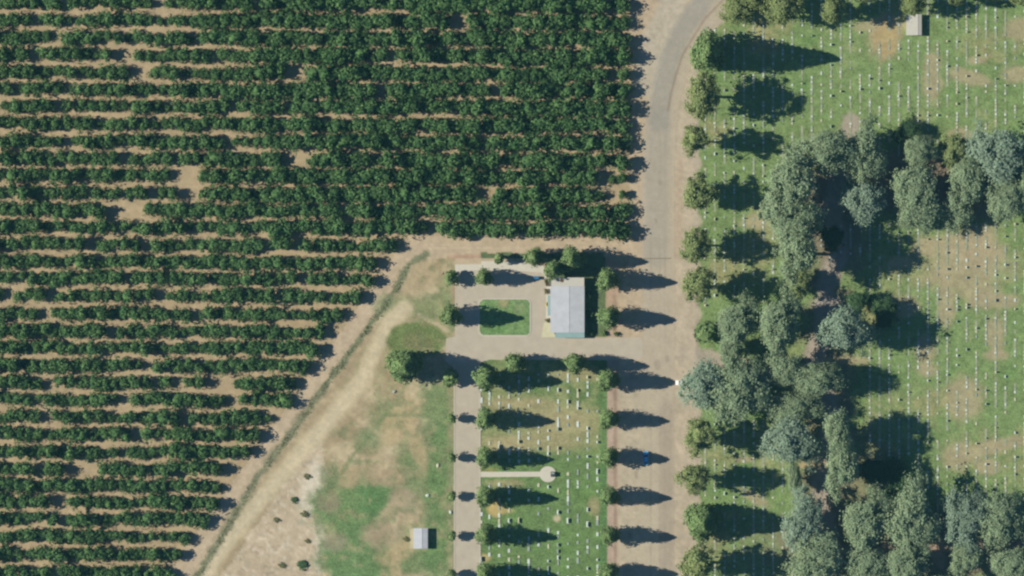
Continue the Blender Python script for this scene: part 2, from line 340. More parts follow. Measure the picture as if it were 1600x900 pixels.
# ------------------------------------------------------------------ the setting
xs = np.concatenate([[-6200, -3500, -1800, -900, -450, -250, -140, -70], np.arange(-20, 1622, 2.5), [1680, 1750, 1900, 2200, 2700, 3600, 5000, 7800]])
ys = np.concatenate([[-6500, -3800, -2000, -1000, -500, -260, -130, -60], np.arange(-15, 917, 2.5), [950, 1020, 1150, 1400, 1900, 2800, 4400, 7400]])
sheet('ground', xs, ys, 0.0, GROUND)
sheet('road', np.arange(1000, 1141, 1.6), np.arange(-20, 921, 2.5), .03, ROADM, lambda x, y: (seg_d(x, y, ROADC) < 27) )
def flat(name, poly, z, mat, z0=-.05):
    bm = bmesh.new(); prism(bm, [W(x, y)[:2] for x, y in poly], z0, z)
    return tag(link(name, bm_mesh(name, bm, mat)), kind='structure')
def rrect(x0, y0, x1, y1, r, n=6):
    p = []
    for cx, cy, a0 in ((x1 - r, y0 + r, -90), (x1 - r, y1 - r, 0), (x0 + r, y1 - r, 90), (x0 + r, y0 + r, 180)):
        for i in range(n + 1):
            a = math.radians(a0 + 90 * i / n); p.append((cx + r * math.cos(a), cy + r * math.sin(a)))
    return p
flat('drive', [(697, 529), (711, 526), (711, 417), (848, 421), (853, 432), (853, 527), (925, 528), (1001, 527), (1004, 535), (1004, 560), (960, 563), (765, 562), (752, 566), (749.5, 578), (749.5, 930), (711, 930), (711, 577), (697, 565)], .05, M_CONC)
flat('path', [(711, 413), (752, 413), (752, 408), (800, 408.5), (846, 413), (853, 419), (861, 434), (861, 526), (849, 526), (853, 505), (853, 436), (846, 426), (800, 422), (752, 422), (711, 424)], .10, M_WALK)
flat('forecourt', [(850, 504), (866, 504), (866, 521), (870, 527), (846, 527)], .13, plain('pale_yellow_concrete', alb(206, 198, 160), .06, .6))
flat('kerb', rrect(747.5, 466, 830, 526, 9), .14, M_KERB)
lw = rrect(749.5, 468, 828, 524, 8); lx = np.array(lw)
sheet_l = None
M_LAWN = plain('oval_lawn_grass', alb(104, 132, 82), .3, .25, 1, .05)
sheet('lawn', np.arange(749.5, 828.6, 1.5), np.arange(468, 524.6, 1.5), .17, GROUND, lambda x, y: inpoly(x, y, lw))
flat('footpath', [(749.5, 737), (846, 737), (846, 744.8), (749.5, 745.5)], .08, M_WALK)
flat('footpath_circle', [(856 + 13 * math.cos(a), 741 + 12.5 * math.sin(a)) for a in np.linspace(0, 2 * math.pi, 29)[:-1]], .11, M_WALK)
flat('kerb', [(709.3, 570), (711, 570), (711, 930), (709.3, 930)], .12, M_KERB)
flat('kerb', [(749.5, 580), (751, 580), (751, 930), (749.5, 930)], .12, M_KERB)
flat('road_joint', [(1001, 403.4), (1049, 402.8), (1049, 404.4), (1001, 405.0)], .045, plain('tar_seal', alb(140, 126, 106), .1, 2), .02)

# ------------------------------------------------------------------ foliage meshes
def leaves(cent, outward, size, rg, flat_=0.0):
    """one bent quad per centre; normals lean outward"""
    n = len(cent)
    nr = outward * .9 + rg.normal(0, .42, (n, 3)); nr[:, 2] += flat_
    nr /= np.linalg.norm(nr, axis=1)[:, None] + 1e-9
    a = np.cross(nr, rg.normal(0, 1, (n, 3))); a /= np.linalg.norm(a, axis=1)[:, None] + 1e-9
    b = np.cross(nr, a); s = size * rg.uniform(.6, 1.3, n)[:, None]; q = s * rg.uniform(.55, 1.0, n)[:, None]
    v = np.stack([cent - a * s, cent - b * q + nr * s * .25, cent + a * s, cent + b * q + nr * s * .2], 1)
    return v.reshape(-1, 3)
def core(c, r, seed, nu=10, nv=5, f=None):
    """uneven closed shell standing in for dense foliage, added to block light in crowns"""
    rg = np.random.default_rng(seed + 999); j = rg.uniform(.82, 1.15, (nu, nv + 1)); V = []
    def P(i, k):
        i %= nu; t = k / nv; a = 2 * math.pi * i / nu
        if f is None: rr, zz = math.sin(math.pi * t), -math.cos(math.pi * t)
        else: rr, zz = f(t), 2 * t - 1
        q = j[i, k] if 0 < k < nv else 1
        return (c[0] + r[0] * rr * q * math.cos(a), c[1] + r[1] * rr * q * math.sin(a), c[2] + r[2] * zz)
    for i in range(nu):
        for k in range(nv): V += [P(i, k), P(i + 1, k), P(i + 1, k + 1), P(i, k + 1)]
    V = np.array(V); V[0::4] += .0; return V + rg.normal(0, .01, V.shape)
def lmesh(name, v, mat):
    f = np.arange(len(v)).reshape(-1, 4); return mesh_np(name, v, f, mat)
def broad(seed, r, z0, z1, ncl, per, size, clr, inner=.35, top=1.0, ragged=.25, dense=.55, rough=.8, up=.10, feather=False):
    rg = np.random.default_rng(seed); c0 = np.array([0, 0, (z0 + z1) / 2]); hz = (z1 - z0) / 2
    cs, ends = [], []
    lob = rg.uniform(-ragged, ragged, 7)
    for i in range(ncl):
        d = rg.normal(0, 1, 3); d /= np.linalg.norm(d); d[2] = d[2] * .9 + .12
        t = rg.uniform(inner, 1.0) ** .6; an = math.atan2(d[1], d[0])
        k = 1 + lob[int((an + math.pi) / (2 * math.pi) * 6.99)]
        p = c0 + d * t * np.array([(r - clr * .6) * k, (r - clr * .6) * k, hz * .92]); cr = clr * rg.uniform(.6, 1.3)
        q = rg.normal(0, 1, (per, 3)); q /= np.linalg.norm(q, axis=1)[:, None]
        q *= (np.abs(rg.normal(0, .62, per)) + .12)[:, None] if feather else (rg.uniform(.3, 1.0, per) ** .5)[:, None]
        pts = p + q * np.array([cr, cr, cr * .7]); o = q * rough + (pts - c0) / np.array([r, r, hz]) * .8
        cs.append(leaves(pts, o, size, rg, up)); ends.append(p)
    if dense: cs.append(core(c0, (r * dense, r * dense, hz * dense), seed))  # opaque inner shell added so sun does not pass through the crown
    return np.concatenate(cs), ends
def cone(seed, r, z0, z1, n, size, belly=.28, jag=.12, blunt=1.0):
    """spindle shaped crown: widest low down, tapering to a point"""
    rg = np.random.default_rng(seed); t = rg.random(int(n * 1.6)) ; 
    prof = lambda t: np.where(t < belly, (.35 + .65 * np.sin(t / belly * math.pi / 2)), (np.clip(1 - (t - belly) / (1 - belly), 0, 1)) ** (.85 / blunt))
    t = t[rg.random(len(t)) < (.25 + .75 * prof(t))][:n]
    a = rg.uniform(0, 2 * math.pi, len(t)); lo = 1 + jag * np.sin(a * 3 + t * 9 + seed) + rg.normal(0, jag * .6, len(t))
    rr = r * prof(t) * lo * (rg.uniform(.45, 1.0, len(t)) ** .4)
    p = np.stack([rr * np.cos(a), rr * np.sin(a), z0 + t * (z1 - z0)], -1)
    o = np.stack([np.cos(a), np.sin(a), np.full(len(t), .45)], -1)
    return np.concatenate([leaves(p, o, size, rg), core((0, 0, (z0 + z1) / 2), (r * .68, r * .68, (z1 - z0) / 2 * .94), seed, 12, 8, lambda t: float(prof(np.array(max(t - .02, 0)))) * (0 if t >= 1 else 1))])
def trunk_mesh(name, r, h, ends=(), n=7, lean=0):
    bm = bmesh.new(); limb(bm, (0, 0, -.1), (0, 0, h * .5), r, r * .75, n); limb(bm, (0, 0, h * .5 - .02), (0, 0, h), r * .75, r * .35, n)
    for e in ends:
        zz = max(h * .3, min(h * .9, e[2] * .6)); limb(bm, (0, 0, zz), tuple(e), r * .38, r * .1, 4)
    return bm_mesh(name, bm, M_BARK)

# ------------------------------------------------------------------ the orchard
orch = []
for s in range(8):
    v, e = broad(100 + s, 3.0, .35, 3.9, 20, 20, .34, 1.15, .25, ragged=.2)
    orch.append((v, lmesh('citrus_crown', v, M_ORCH), trunk_mesh('citrus_trunk', .16, 2.2, e[:4])))
GAPS = [17.5, 45, 72, 99, 126, 152, 179, 207, 234.5, 260.5, 287.5, 315, 341, 367.5, 396, 422, 446.5, 476, 504, 530, 554.5, 585, 610, 637, 665, 691, 719, 744, 771, 796.5, 824, 851, 881]
ROWY = [4.0] + [(a + b) / 2 for a, b in zip(GAPS[:-1], GAPS[1:])] + [895]
ENDS = {14: 622, 15: 590, 16: 584, 17: 566, 18: 535, 19: 508, 20: 500, 21: 484, 22: 467, 23: 455, 24: 428, 25: 406, 26: 392, 27: 347, 28: 346, 29: 343, 30: 326, 31: 298, 32: 285, 33: 275}
HOLES = [(190, 330, 26, 12), (465, 246, 18, 11), (240, 205, 24, 6), (338, 100, 14, 12), (222, 108, 14, 10), (460, 108, 14, 10), (130, 728, 20, 12), (92, 797, 16, 12), (345, 598, 18, 8), (275, 592, 10, 8), (712, 30, 10, 14), (612, 85, 10, 14), (953, 118, 14, 10), (765, 300, 14, 12), (288, 305, 12, 12), (100, 150, 14, 10), (535, 330, 8, 12)]
ordw = ['first', 'second', 'third', 'fourth', 'fifth', 'sixth', 'seventh', 'eighth', 'ninth', 'tenth', 'eleventh', 'twelfth', 'thirteenth', 'fourteenth', 'fifteenth', 'sixteenth', 'seventeenth', 'eighteenth', 'nineteenth', 'twentieth', 'twenty-first', 'twenty-second', 'twenty-third', 'twenty-fourth', 'twenty-fifth', 'twenty-sixth', 'twenty-seventh', 'twenty-eighth', 'twenty-ninth', 'thirtieth', 'thirty-first', 'thirty-second', 'thirty-third', 'thirty-fourth']
trees = []                                  # (row, px, py, scale, is_end, in_frame)
allrows = [(-1, -24, 985), (-2, -51, 985)] + [(i, y, ENDS.get(i, 983)) for i, y in enumerate(ROWY)] + [(-3, 922, 262), (-4, 949, 245)]
for i, y0, xe in allrows:
    x = xe - 10; first = True
    while x > -75:
        dense = float(sst(200, 560, np.array(x))) * (1 if y0 < 370 else .25)
        y = y0 + (x - 100) * .0045 + R.uniform(-3.0, 3.0)
        s = R.uniform(.92, 1.30) + .25 * dense
        hole = any(abs(x - hx) < hw + 3 and abs(y - hy) < hh for hx, hy, hw, hh in HOLES)
        if not (hole or (not first and R.random() < .045 - .02 * dense)):
            if R.random() < .13: s *= R.uniform(.6, .8)
            trees.append((i, x, y, s, first, i >= 0 and 2 < x < 990 and 2 < y < 898))
            first = False
        x -= 16.6 + R.uniform(-2.2, 2.2)
inf = [k for k, t in enumerate(trees) if t[5]]
pick = set(k for k in inf if trees[k][4]); rest = sorted([k for k in inf if k not in pick], key=lambda k: -trees[k][3])
pick |= set(rest[:300 - len(pick)])
acc = []
for k, (i, x, y, s, end, _) in enumerate(trees):
    v, cm, tm = orch[R.randrange(8)]; rz = R.uniform(0, 6.28); sy = s * (1.0 + .0 * R.random()); sx = s * R.uniform(.92, 1.08); sz = s * R.uniform(.62, 1.15)
    if k in pick:
        o = link('orchard_tree', None, None, W(x, y), rz, (sx, sy, sz))
        if end:
            lb = 'leafy orchard tree at the east end of the %s orchard row from the top' % ordw[i]
            tag(o, lb, 'tree', 'orchard trees at the row ends')
        else: tag(o, 'large green orchard tree, %s of the %s orchard row from the top' % (['west part', 'middle', 'east part'][int(min(2, x / (ENDS.get(i, 983) / 3 + 1)))], ordw[i]), 'tree', 'large orchard trees of the %s row' % ordw[i])
        link('crown', cm, o); link('trunk', tm, o)
    else:
        c, n_ = math.cos(rz), math.sin(rz); u = v * np.array([sx, sy, sz]); u = np.stack([u[:, 0] * c - u[:, 1] * n_, u[:, 0] * n_ + u[:, 1] * c, u[:, 2]], -1)
        acc.append(u + np.array(W(x, y)))
o = link('orchard_trees', lmesh('orchard_trees', np.concatenate(acc), M_ORCH))
tag(o, 'the other green citrus trees of the hedged orchard rows', 'trees', 'orchard trees', 'stuff')

# ------------------------------------------------------------------ big trees
SP = {}
SP['spire'] = []
for s in range(4): SP['spire'].append((lmesh('spire_crown', cone(200 + s, 3.15, 1.6, 15.0, 2400, .36, .28, .26, 1.35), M_CYP), trunk_mesh('spire_trunk', .25, 9)))
SP['bush'] = []
for s in range(3):
    v, e = broad(260 + s, 1.75, .9, 5.6, 26, 34, .26, .75, .2, dense=.7, rough=.5); SP['bush'].append((lmesh('bushy_crown', v, M_CYP), trunk_mesh('bushy_trunk', .14, 3.5, e[:3])))
SP['giant'] = [(lmesh('giant_crown', cone(290, 5.9, .8, 33, 6500, .52, .24, .2, 1.3), M_CYP), trunk_mesh('giant_trunk', .5, 22))]
SP['cedar'] = []
for s in range(4):
    v, e = broad(300 + s, 6.0, 3.0, 21.5, 95, 85, .30, 1.4, .2, ragged=.36, dense=.55, rough=.4, up=.3, feather=True); SP['cedar'].append((lmesh('roadside_crown', v, M_CED), trunk_mesh('roadside_trunk', .42, 15, e[:14])))
for nm, mt, sd0 in (('pine', M_PINE, 400), ('blue', M_BLUE, 420), ('green', M_DGRN, 440)):
    SP[nm] = []
    for s in range(4 if nm == 'pine' else 2):
        v, e = broad(sd0 + s, 7.6, 3.5, 21.5, 230, 105, .26, 1.75, .05, ragged=.42, dense=.42, rough=.15, up=.55, feather=True); SP[nm].append((lmesh(nm + '_crown', v, mt), trunk_mesh(nm + '_trunk', .5, 17, e[:18])))
BASE_R = {'spire': 2.9, 'bush': 1.6, 'giant': 5.4, 'cedar': 4.95, 'pine': 5.7, 'blue': 5.7, 'green': 6.2}
BASE_H = {'spire': 15.0, 'bush': 5.6, 'giant': 33, 'cedar': 21, 'pine': 21, 'blue': 21, 'green': 21}
NAMES = {'spire': 'cypress_tree', 'bush': 'small_conifer', 'giant': 'cypress_tree', 'cedar': 'roadside_tree', 'pine': 'pine_tree', 'blue': 'pine_tree', 'green': 'pine_tree'}
def tree(kind, px, py, rx, h, label, group=None, ry=None, var=None):
    ry = ry or rx; vs = SP[kind]; cm, tm = vs[R.randrange(len(vs)) if var is None else var % len(vs)]
    sx, sy = rx * S / BASE_R[kind], ry * S / BASE_R[kind]
    k = 1 - (h * .6) / H                        # stand the foot so the crown is seen where the photograph has it
    o = link(NAMES[kind], None, None, (W(px, py)[0] * k, W(px, py)[1] * k, 0), 0, (sx, sy, h / BASE_H[kind]))
    a = R.choice([0, math.pi / 2, math.pi, -math.pi / 2]) if abs(sx - sy) < .02 else R.choice([0, math.pi])
    tag(o, label, 'tree', group)
    link('crown', cm, o, rz=a); link('trunk', tm, o, rz=a); return o
g = 'spire trees along the west side of the main road'
for n_, (x, y, h) in enumerate([(950, 437, 15.5), (952, 496, 15), (951, 594, 15.5), (952, 655, 13.5), (952, 715, 13.5), (953, 776, 14), (953, 837, 15), (952, 895, 15.5)]):
    tree('spire', x, y, 12.5 + (1.5 if n_ < 3 else 0), h, 'pointed dark cypress, %s from the top in the line on the west road edge' % ordw[n_], g)
tree('spire', 952, 956, 13, 15, 'pointed cypress on the west road edge just below the picture', g)
g = 'spire trees along the east kerb of the lane'
for n_, (x, y, h) in enumerate([(760, 592, 17), (760, 655, 15.2), (760, 715, 15), (760, 776, 16), (760, 837, 16), (760, 897, 16)]):
    tree('spire', x, y, 13.5 if n_ else 16, h, 'pointed dark cypress, %s from the top along the east kerb of the pale lane' % ordw[n_], g)
g = 'small conifers along the west kerb of the lane'
for n_, (x, y) in enumerate([(706, 654), (706, 715), (706, 776), (706, 838), (706, 896)]):
    tree('bush', x, y, 7.8, 5.6, 'small dark conifer, %s from the top along the west kerb of the pale lane' % ordw[n_], g)
tree('bush', 704, 590, 14, 5.8, 'rounded green conifer on the lane corner beside the tall western cypress')
tree('bush', 704, 435, 12, 6.0, 'rounded conifer at the north-west corner of the drive')
tree('spire', 704, 493, 14, 16.5, 'pointed cypress west of the drive throwing its shadow over the oval lawn')
tree('spire', 756, 433, 11, 12.5, 'narrow cypress in the north of the drive, shadow reaching the building')
tree('bush', 780, 403, 9, 6.2, 'small conifer, westernmost of the row behind the pale walk')
tree('spire', 835, 402, 12, 13, 'slim conifer, second from the west in the row north of the building')
tree('spire', 894, 404, 15, 17, 'tall cypress north of the white-roofed building')
tree('spire', 865, 420, 13, 15, 'green conifer touching the north-west corner of the white-roofed building')
tree('giant', 632, 571, 24, 20, 'broad dark cypress standing alone in the dry west field', ry=21)
tree('spire', 806, 568, 13.5, 13.5, 'cypress on the south kerb of the drive, nearest to the pale lane')
tree('spire', 900, 568, 13.5, 16.5, 'cypress on the south kerb of the drive, nearest to the main road')
g = 'big trees along the east side of the main road'
for n_, (k_, x, y, rx, ry, h) in enumerate([('giant', 1107, 80, 22, 26, 30), ('cedar', 1098, 148, 24, 32, 23.5), ('cedar', 1086, 219, 22, 21, 22), ('cedar', 1090, 303, 23, 27, 16.5), ('cedar', 1087, 382, 22, 24, 19), ('cedar', 1092, 446, 23, 24, 20), ('bush', 1102, 520, 20, 17, 5), ('cedar', 1094, 683, 26, 26, 18.5), ('cedar', 1087, 746, 23, 22, 21), ('giant', 1098, 815, 22, 25, 20.5), ('cedar', 1092, 880, 26, 26, 22)]):
    lb = {'giant': 'dark conical tree with smooth outline, %s of the big trees down the east road edge', 'cedar': 'yellow-green open-crowned tree, %s of the big trees down the east road edge', 'bush': 'low dark bushy tree, %s of the trees down the east road edge'}[k_] % ordw[n_]
    tree(k_, x, y, rx, h, lb, g, ry)
tree('cedar', 1094, 950, 26, 22, 'yellow-green tree on the east road edge just below the picture', g)
g = 'trees along the north edge of the cemetery'
for n_, (x, y, rx, ry, h) in enumerate([(1152, 12, 24, 22, 9), (1185, -6, 22, 20, 12), (1225, 8, 26, 26, 17), (1302, 12, 16, 20, 20), (1345, -22, 24, 22, 18), (1428, 4, 17, 17, 15), (1492, -10, 18, 16, 17), (1560, -14, 20, 16, 12), (1600, -10, 20, 16, 14)]):
    tree('cedar', x, y, rx, h, 'yellow-green tree, %s from the west along the north cemetery edge' % ordw[n_], g, ry)
# the tall grey-green pines inside the cemetery, by cluster
P = [
 ('green', 1418, 205, 17, 18, 6, 'small dark green tree above the northern pine cluster'),
 ('pine', 1290, 235, 32, 30, 19, 'grey-green pine at the north tip of the long western pine cluster'),
 ('pine', 1238, 285, 34, 38, 23, 'huge grey-green pine east of the fourth roadside tree'),
 ('pine', 1236, 345, 32, 36, 23, 'huge grey-green pine in the middle of the long western pine cluster'),
 ('pine', 1250, 395, 25, 34, 28, 'very tall pine at the south end of the long cluster, casting the long pointed shadow'),
 ('green', 1298, 372, 15, 20, 8, 'small dark pine in the shade east of the very tall pine'),
 ('cedar', 1250, 440, 15, 24, 9, 'small yellow-green tree north-west of the pale bare clearing'),
 ('pine', 1352, 240, 21, 40, 15, 'narrow olive-green pine in the northern middle of the cluster'),
 ('blue', 1348, 315, 26, 34, 15, 'pale blue-green pine south of the narrow olive-green pine'),
 ('pine', 1438, 238, 17, 20, 14, 'small olive pine north of the knobbly round pine'),
 ('pine', 1430, 300, 31, 42, 15, 'knobbly broad pine east of the pale blue-green pine'),
 ('pine', 1424, 340, 20, 18, 9, 'low grey-green pine at the southern foot of the knobbly pine'),
 ('cedar', 1492, 235, 22, 30, 12, 'yellow-green tree between the knobbly pine and the bluish pine'),
 ('pine', 1512, 285, 26, 40, 13, 'mottled pine south of the yellow-green tree in the northern cluster'),
 ('pine', 1500, 335, 20, 20, 9, 'low pine at the southern foot of the mottled pine'),
 ('blue', 1562, 240, 36, 42, 18, 'bluish wide pine at the right picture edge'),
 ('pine', 1576, 312, 24, 32, 13, 'grey-green pine just south of the bluish wide pine'),
 ('pine', 1620, 280, 26, 34, 15, 'grey-green pine cut by the right picture edge'),
 ('pine', 1150, 502, 28, 30, 15, 'grey-green pine east of the low bushy roadside tree'),
 ('pine', 1215, 505, 27, 40, 20, 'tall mid-green pine west of the pale bare clearing'),
 ('pine', 1142, 545, 18, 24, 12, 'small pine on the north side of the side lane entrance'),
 ('blue', 1322, 515, 30, 34, 22, 'tall blue-green pine east of the clearing, shadow reaching far over the lawn'),
 ('green', 1380, 487, 17, 24, 7, 'small dark green tree north-east of the tall blue-green pine'),
 ('green', 1342, 470, 14, 16, 8, 'dark small tree just east of the pale bare clearing'),
 ('blue', 1104, 605, 30, 40, 17, 'very wide grey pine overhanging the road and the white car'),
 ('pine', 1150, 615, 34, 44, 18, 'very wide green-grey pine behind the one overhanging the road'),
 ('pine', 1232, 580, 26, 22, 15, 'grey-green pine south-west of the lane crossing'),
 ('pine', 1278, 596, 26, 22, 17, 'grey-green pine south-east of the lane crossing'),
 ('pine', 1240, 640, 30, 22, 13, 'sparse pine west of the tan lane bend'),
 ('blue', 1237, 690, 33, 38, 17, 'broad pale grey-green pine south of the sparse pine'),
 ('pine', 1308, 672, 18, 30, 22, 'slender tall pine east of the lane bend'),
 ('pine', 1318, 728, 22, 36, 20, 'second slender tall pine below the lane bend'),
 ('green', 1370, 735, 30, 20, 6, 'dark shaded tree east of the slender tall pines'),
 ('green', 1412, 765, 22, 26, 7, 'dark small tree at the edge of the open lawn'),
 ('pine', 1242, 748, 10, 20, 10, 'thin green tree between two roadside tree shadows'),
 ('blue', 1258, 812, 24, 36, 16, 'bluish pine at the west end of the southern pine cluster'),
 ('pine', 1280, 868, 34, 34, 17, 'large pale pine in the south-west corner of the southern cluster'),
 ('pine', 1350, 815, 32, 38, 16, 'bushy pale pine north of the southern lane'),
 ('pine', 1352, 882, 30, 28, 14, 'grey-green pine south of the southern lane'),
 ('pine', 1425, 808, 28, 46, 17, 'tall pale pine in the middle of the southern cluster'),
 ('pine', 1415, 880, 30, 28, 15, 'green-grey pine at the bottom edge under the tall pale pine'),
 ('blue', 1508, 815, 27, 34, 15, 'blue-green pine north of the bare tan spot'),
 ('pine', 1512, 868, 22, 26, 12, 'small grey pine east of the bare tan spot'),
 ('pine', 1562, 818, 24, 38, 16, 'upright grey-green pine near the right picture edge'),
 ('pine', 1580, 882, 30, 24, 14, 'grey-green pine in the bottom right picture corner'),
 ('pine', 1620, 822, 24, 34, 14, 'pine at the bottom right cut by the picture edge'),
 ('pine', 1300, 940, 32, 30, 15, 'pine below the bottom picture edge near the lane'),
 ('pine', 1450, 940, 32, 30, 15, 'pine below the bottom picture edge in the middle of the cluster'),
]
for k_, x, y, rx, ry, h, lb in P: tree(k_, x, y, rx, h, lb, 'trees inside the cemetery', ry)

# ------------------------------------------------------------------ shrubs
shv = {}
def shrub(px, py, rx, ry, h, mat, label, group=None, name='shrub'):
    key = mat.name
    if key not in shv:
        v, e = broad(500 + len(shv), 1.0, .05, 1.0, 9, 22, .16, .42, .2); v[:, 2] = np.maximum(v[:, 2], .02)
        bm = bmesh.new()
        for q in e[:5]: limb(bm, (0, 0, 0), tuple(q), .05, .02, 4)
        shv[key] = (lmesh('shrub_foliage', v, mat), bm_mesh('shrub_stems', bm, M_BARK))
    o = link(name, None, None, W(px, py), R.choice([0, math.pi]), (rx * S, ry * S, h)); tag(o, label, 'shrub', group)
    link('foliage', shv[key][0], o); link('stems', shv[key][1], o); return o
shrub(922, 458, 6, 8, 1.8, M_DGRN, 'dark green shrub behind the white-roofed building, northern one of two')
shrub(922, 492, 6, 13, 1.8, M_DGRN, 'long dark green shrub behind the white-roofed building, southern one of two')
shrub(925, 519, 7, 5, 1.2, M_DGRN, 'low green shrub at the south-east corner of the building')
shrub(944, 520, 6, 6, 1.3, M_CYP, 'green shrub beside the drive entrance, next to the dark clipped one')
shrub(964, 521, 6, 5, 1.1, M_DGRN, 'dark clipped shrub beside the drive entrance nearest the main road')
shrub(854, 441, 4, 8, 1.4, M_OLIV, 'tall olive-brown shrub by the west wall near the building corner')
shrub(853, 455, 4.5, 5, 1.2, M_OLIV, 'olive-brown shrub just south of the tall olive one')
shrub(857, 501, 6.5, 4, 1.0, M_OLIV, 'olive-brown shrub between the walk and the pale forecourt')
shrub(855, 476, 3.6, 6, .9, M_YEL, 'pale yellow shrub against the west wall of the building')
for x, y, r, h, lb in [(481, 744, 5, .9, 'topmost shrub of the dotted line on the spoil bank'), (461, 780, 6, 1.2, 'broad low shrub below the topmost one on the spoil bank'), (475, 804, 5.5, 1.1, 'dark round shrub in the middle of the spoil bank'), (433, 812, 4.5, .9, 'lone shrub west of the spoil bank middle'), (480, 846, 4, .8, 'shrub at the east edge of the spoil bank'), (474, 881, 9, 1.6, 'biggest dark shrub near the bottom of the spoil bank'), (440, 884, 5, .9, 'left shrub of the two near the bottom of the spoil bank'), (634, 843, 4.5, .9, 'lone shrub west of the white shed')]:
    shrub(x, y, r * 1.25, r * 1.2, h * .55, M_DGRN if r > 5.7 else M_WEED, lb, 'shrubs on the spoil bank' if y < 895 and x < 500 else None)
# weeds of the diagonal strip: uncountable tufts
acc = []; rg = np.random.default_rng(9)
for (x0, y0), (x1, y1) in zip(WEEDLINE[1:-1], WEEDLINE[2:]):
    L = math.hypot(x1 - x0, y1 - y0)
    n = int(L * 3)
    t = rg.random(n); off = rg.normal(0, 3.2, n); den = vnoise(x0 + t * (x1 - x0), y0 + t * (y1 - y0), 14, 5)
    kx = x0 + t * (x1 - x0) + off * (y1 - y0) / L; ky = y0 + t * (y1 - y0) - off * (x1 - x0) / L; kp = rg.random(n) < den * 1.2
    c = np.stack([(kx[kp] - 800) * S, (450 - ky[kp]) * S, rg.uniform(.05, .25, kp.sum())], -1)
    acc.append(leaves(c, np.tile([0, 0, 1.0], (len(c), 1)), .22, rg))
tag(link('weeds', lmesh('weeds', np.concatenate(acc), M_WEED)), 'strip of green weeds between the service road and the pale track', 'weeds', None, 'stuff')

# ------------------------------------------------------------------ graves
def stone_mesh(kind, mat):
    bm = bmesh.new()
    if kind == 'slab': box(bm, 0, 0, -.05, .12, 1, 1, .03); box(bm, 0, 0, .12, .18, .8, .85, .02)
    elif kind == 'upright':
        box(bm, 0, 0, -.05, .15, 1, 1, .03); box(bm, -.12, 0, .15, .95, .35, .8, .05)
    return bm_mesh('gravestone', bm, mat)
ST = {(k, i): stone_mesh(k, m) for k in ('slab', 'upright') for i, m in enumerate((M_STONE, M_STONE2, M_STONE3))}
gst, strips = [], []
Rg = random.Random(5)
treexy = [(t[1], t[2], t[3], t[4]) for t in P]
def blocked(x, y):
    if 1240 < x < 1345 and y > 400: return True
    if x > 1240 and y > 795: return True
    if 1205 < x and 225 < y < 345: return x < 1625
    if x < 1250 and 465 < y < 655: return True
    return any(((x - a) / c) ** 2 + ((y - b) / d) ** 2 < .8 for a, b, c, d in treexy)
for k in range(0, 37):
    x = 1102 + 15.13 * k; y = -14 + Rg.uniform(0, 12)
    while y < 912:
        if x < 1145 and y < 40 or blocked(x, y) or (1415 < x < 1442 and 15 < y < 60): y += 6; continue
        L = Rg.choice([6, 9, 14, 20, 28, 40]); m = Rg.random()
        if m < .72:
            strips.append((x, y + L / 2, L, Rg.uniform(2.4, 3.8)))
            t = y + 2
            while t < y + L:
                if Rg.random() < .62: gst.append((x + Rg.uniform(-.4, .4), t, Rg.uniform(2.4, 3.4), Rg.uniform(2.2, 3.8), Rg.random() < .12, 'east'))
                t += Rg.uniform(4.5, 7)
        else: gst.append((x, y + 3, Rg.uniform(2.2, 3.6), Rg.uniform(2.6, 5.5), Rg.random() < .3, 'east'))
        y += L + Rg.choice([2, 3, 5, 8, 12])
for k in range(0, 13):
    x = 749.5 + 15.35 * k + (3 if k == 0 else 0); y = 584 + Rg.uniform(0, 10)
    while y < 910:
        if (728 < y < 756 and x < 880) or x > 937: y += 5; continue
        shaded = any(abs(y - c) < 13 and x < 775 for c in (592, 655, 715, 776, 837, 897))
        if not shaded and Rg.random() < (.66 if (x > 870 or y < 725) else .42): gst.append((x, y, Rg.uniform(2.8, 4.0), Rg.choice([4, 5, 6, 7, 9]), Rg.random() < .12, 'west'))
        y += Rg.choice([7, 8, 10, 12, 16])
gst.sort(key=lambda t: -(t[2] * t[3]))
nind = 0; cnt = {}; yw = {}
for t in gst:
    if t[5] == 'west': yw.setdefault(int(round((t[0] - 749.5) / 15.35)), []).append(t[1])
for q in yw.values(): q.sort()
acc = {0: [], 1: [], 2: []}
for x, y, wx, wy, up, area in gst:
    mi = Rg.choice([0, 0, 1, 2]); me = ST[('upright' if up else 'slab', mi)]; hz = Rg.uniform(.6, 1.0) if up else 1.0
    if nind < 300 and 2 < x < 1598 and 2 < y < 898:
        nind += 1; kx = int(round((x - (749.5 if area == 'west' else 1102)) / (15.35 if area == 'west' else 15.13))); cnt[(area, kx)] = cnt.get((area, kx), 0) + 1; o = link('gravestone', me, None, W(x, y), 0, (wx * S, wy * S, hz))
        if area == 'west': tag(o, '%s, %s from top in the %s grave column east of the lane' % ('pale upright headstone' if up else 'pale flat slab', ordw[yw[kx].index(y)], ordw[kx]), 'gravestone', ('upright' if up else 'flat') + ' graves of the small west cemetery')
        else: tag(o, 'pale %s in the %s grave column east of the main road, %s half' % ('upright headstone' if up else 'flat grave marker', ordw[kx] if kx < 34 else 'last', 'north' if y < 450 else 'south'), 'gravestone', ('upright' if up else 'flat') + ' graves of the large east cemetery')
    else:
        v = np.array([q.co[:] for q in me.vertices]) * np.array([wx * S, wy * S, hz]) + np.array(W(x, y)); acc[mi].append((v, me))
V, F, MI = [], [], []; off = 0
for mi in acc:
    for v, me in acc[mi]:
        V += [tuple(p) for p in v]; F += [tuple(i + off for i in p.vertices) for p in me.polygons]; MI += [mi] * len(me.polygons); off += len(v)
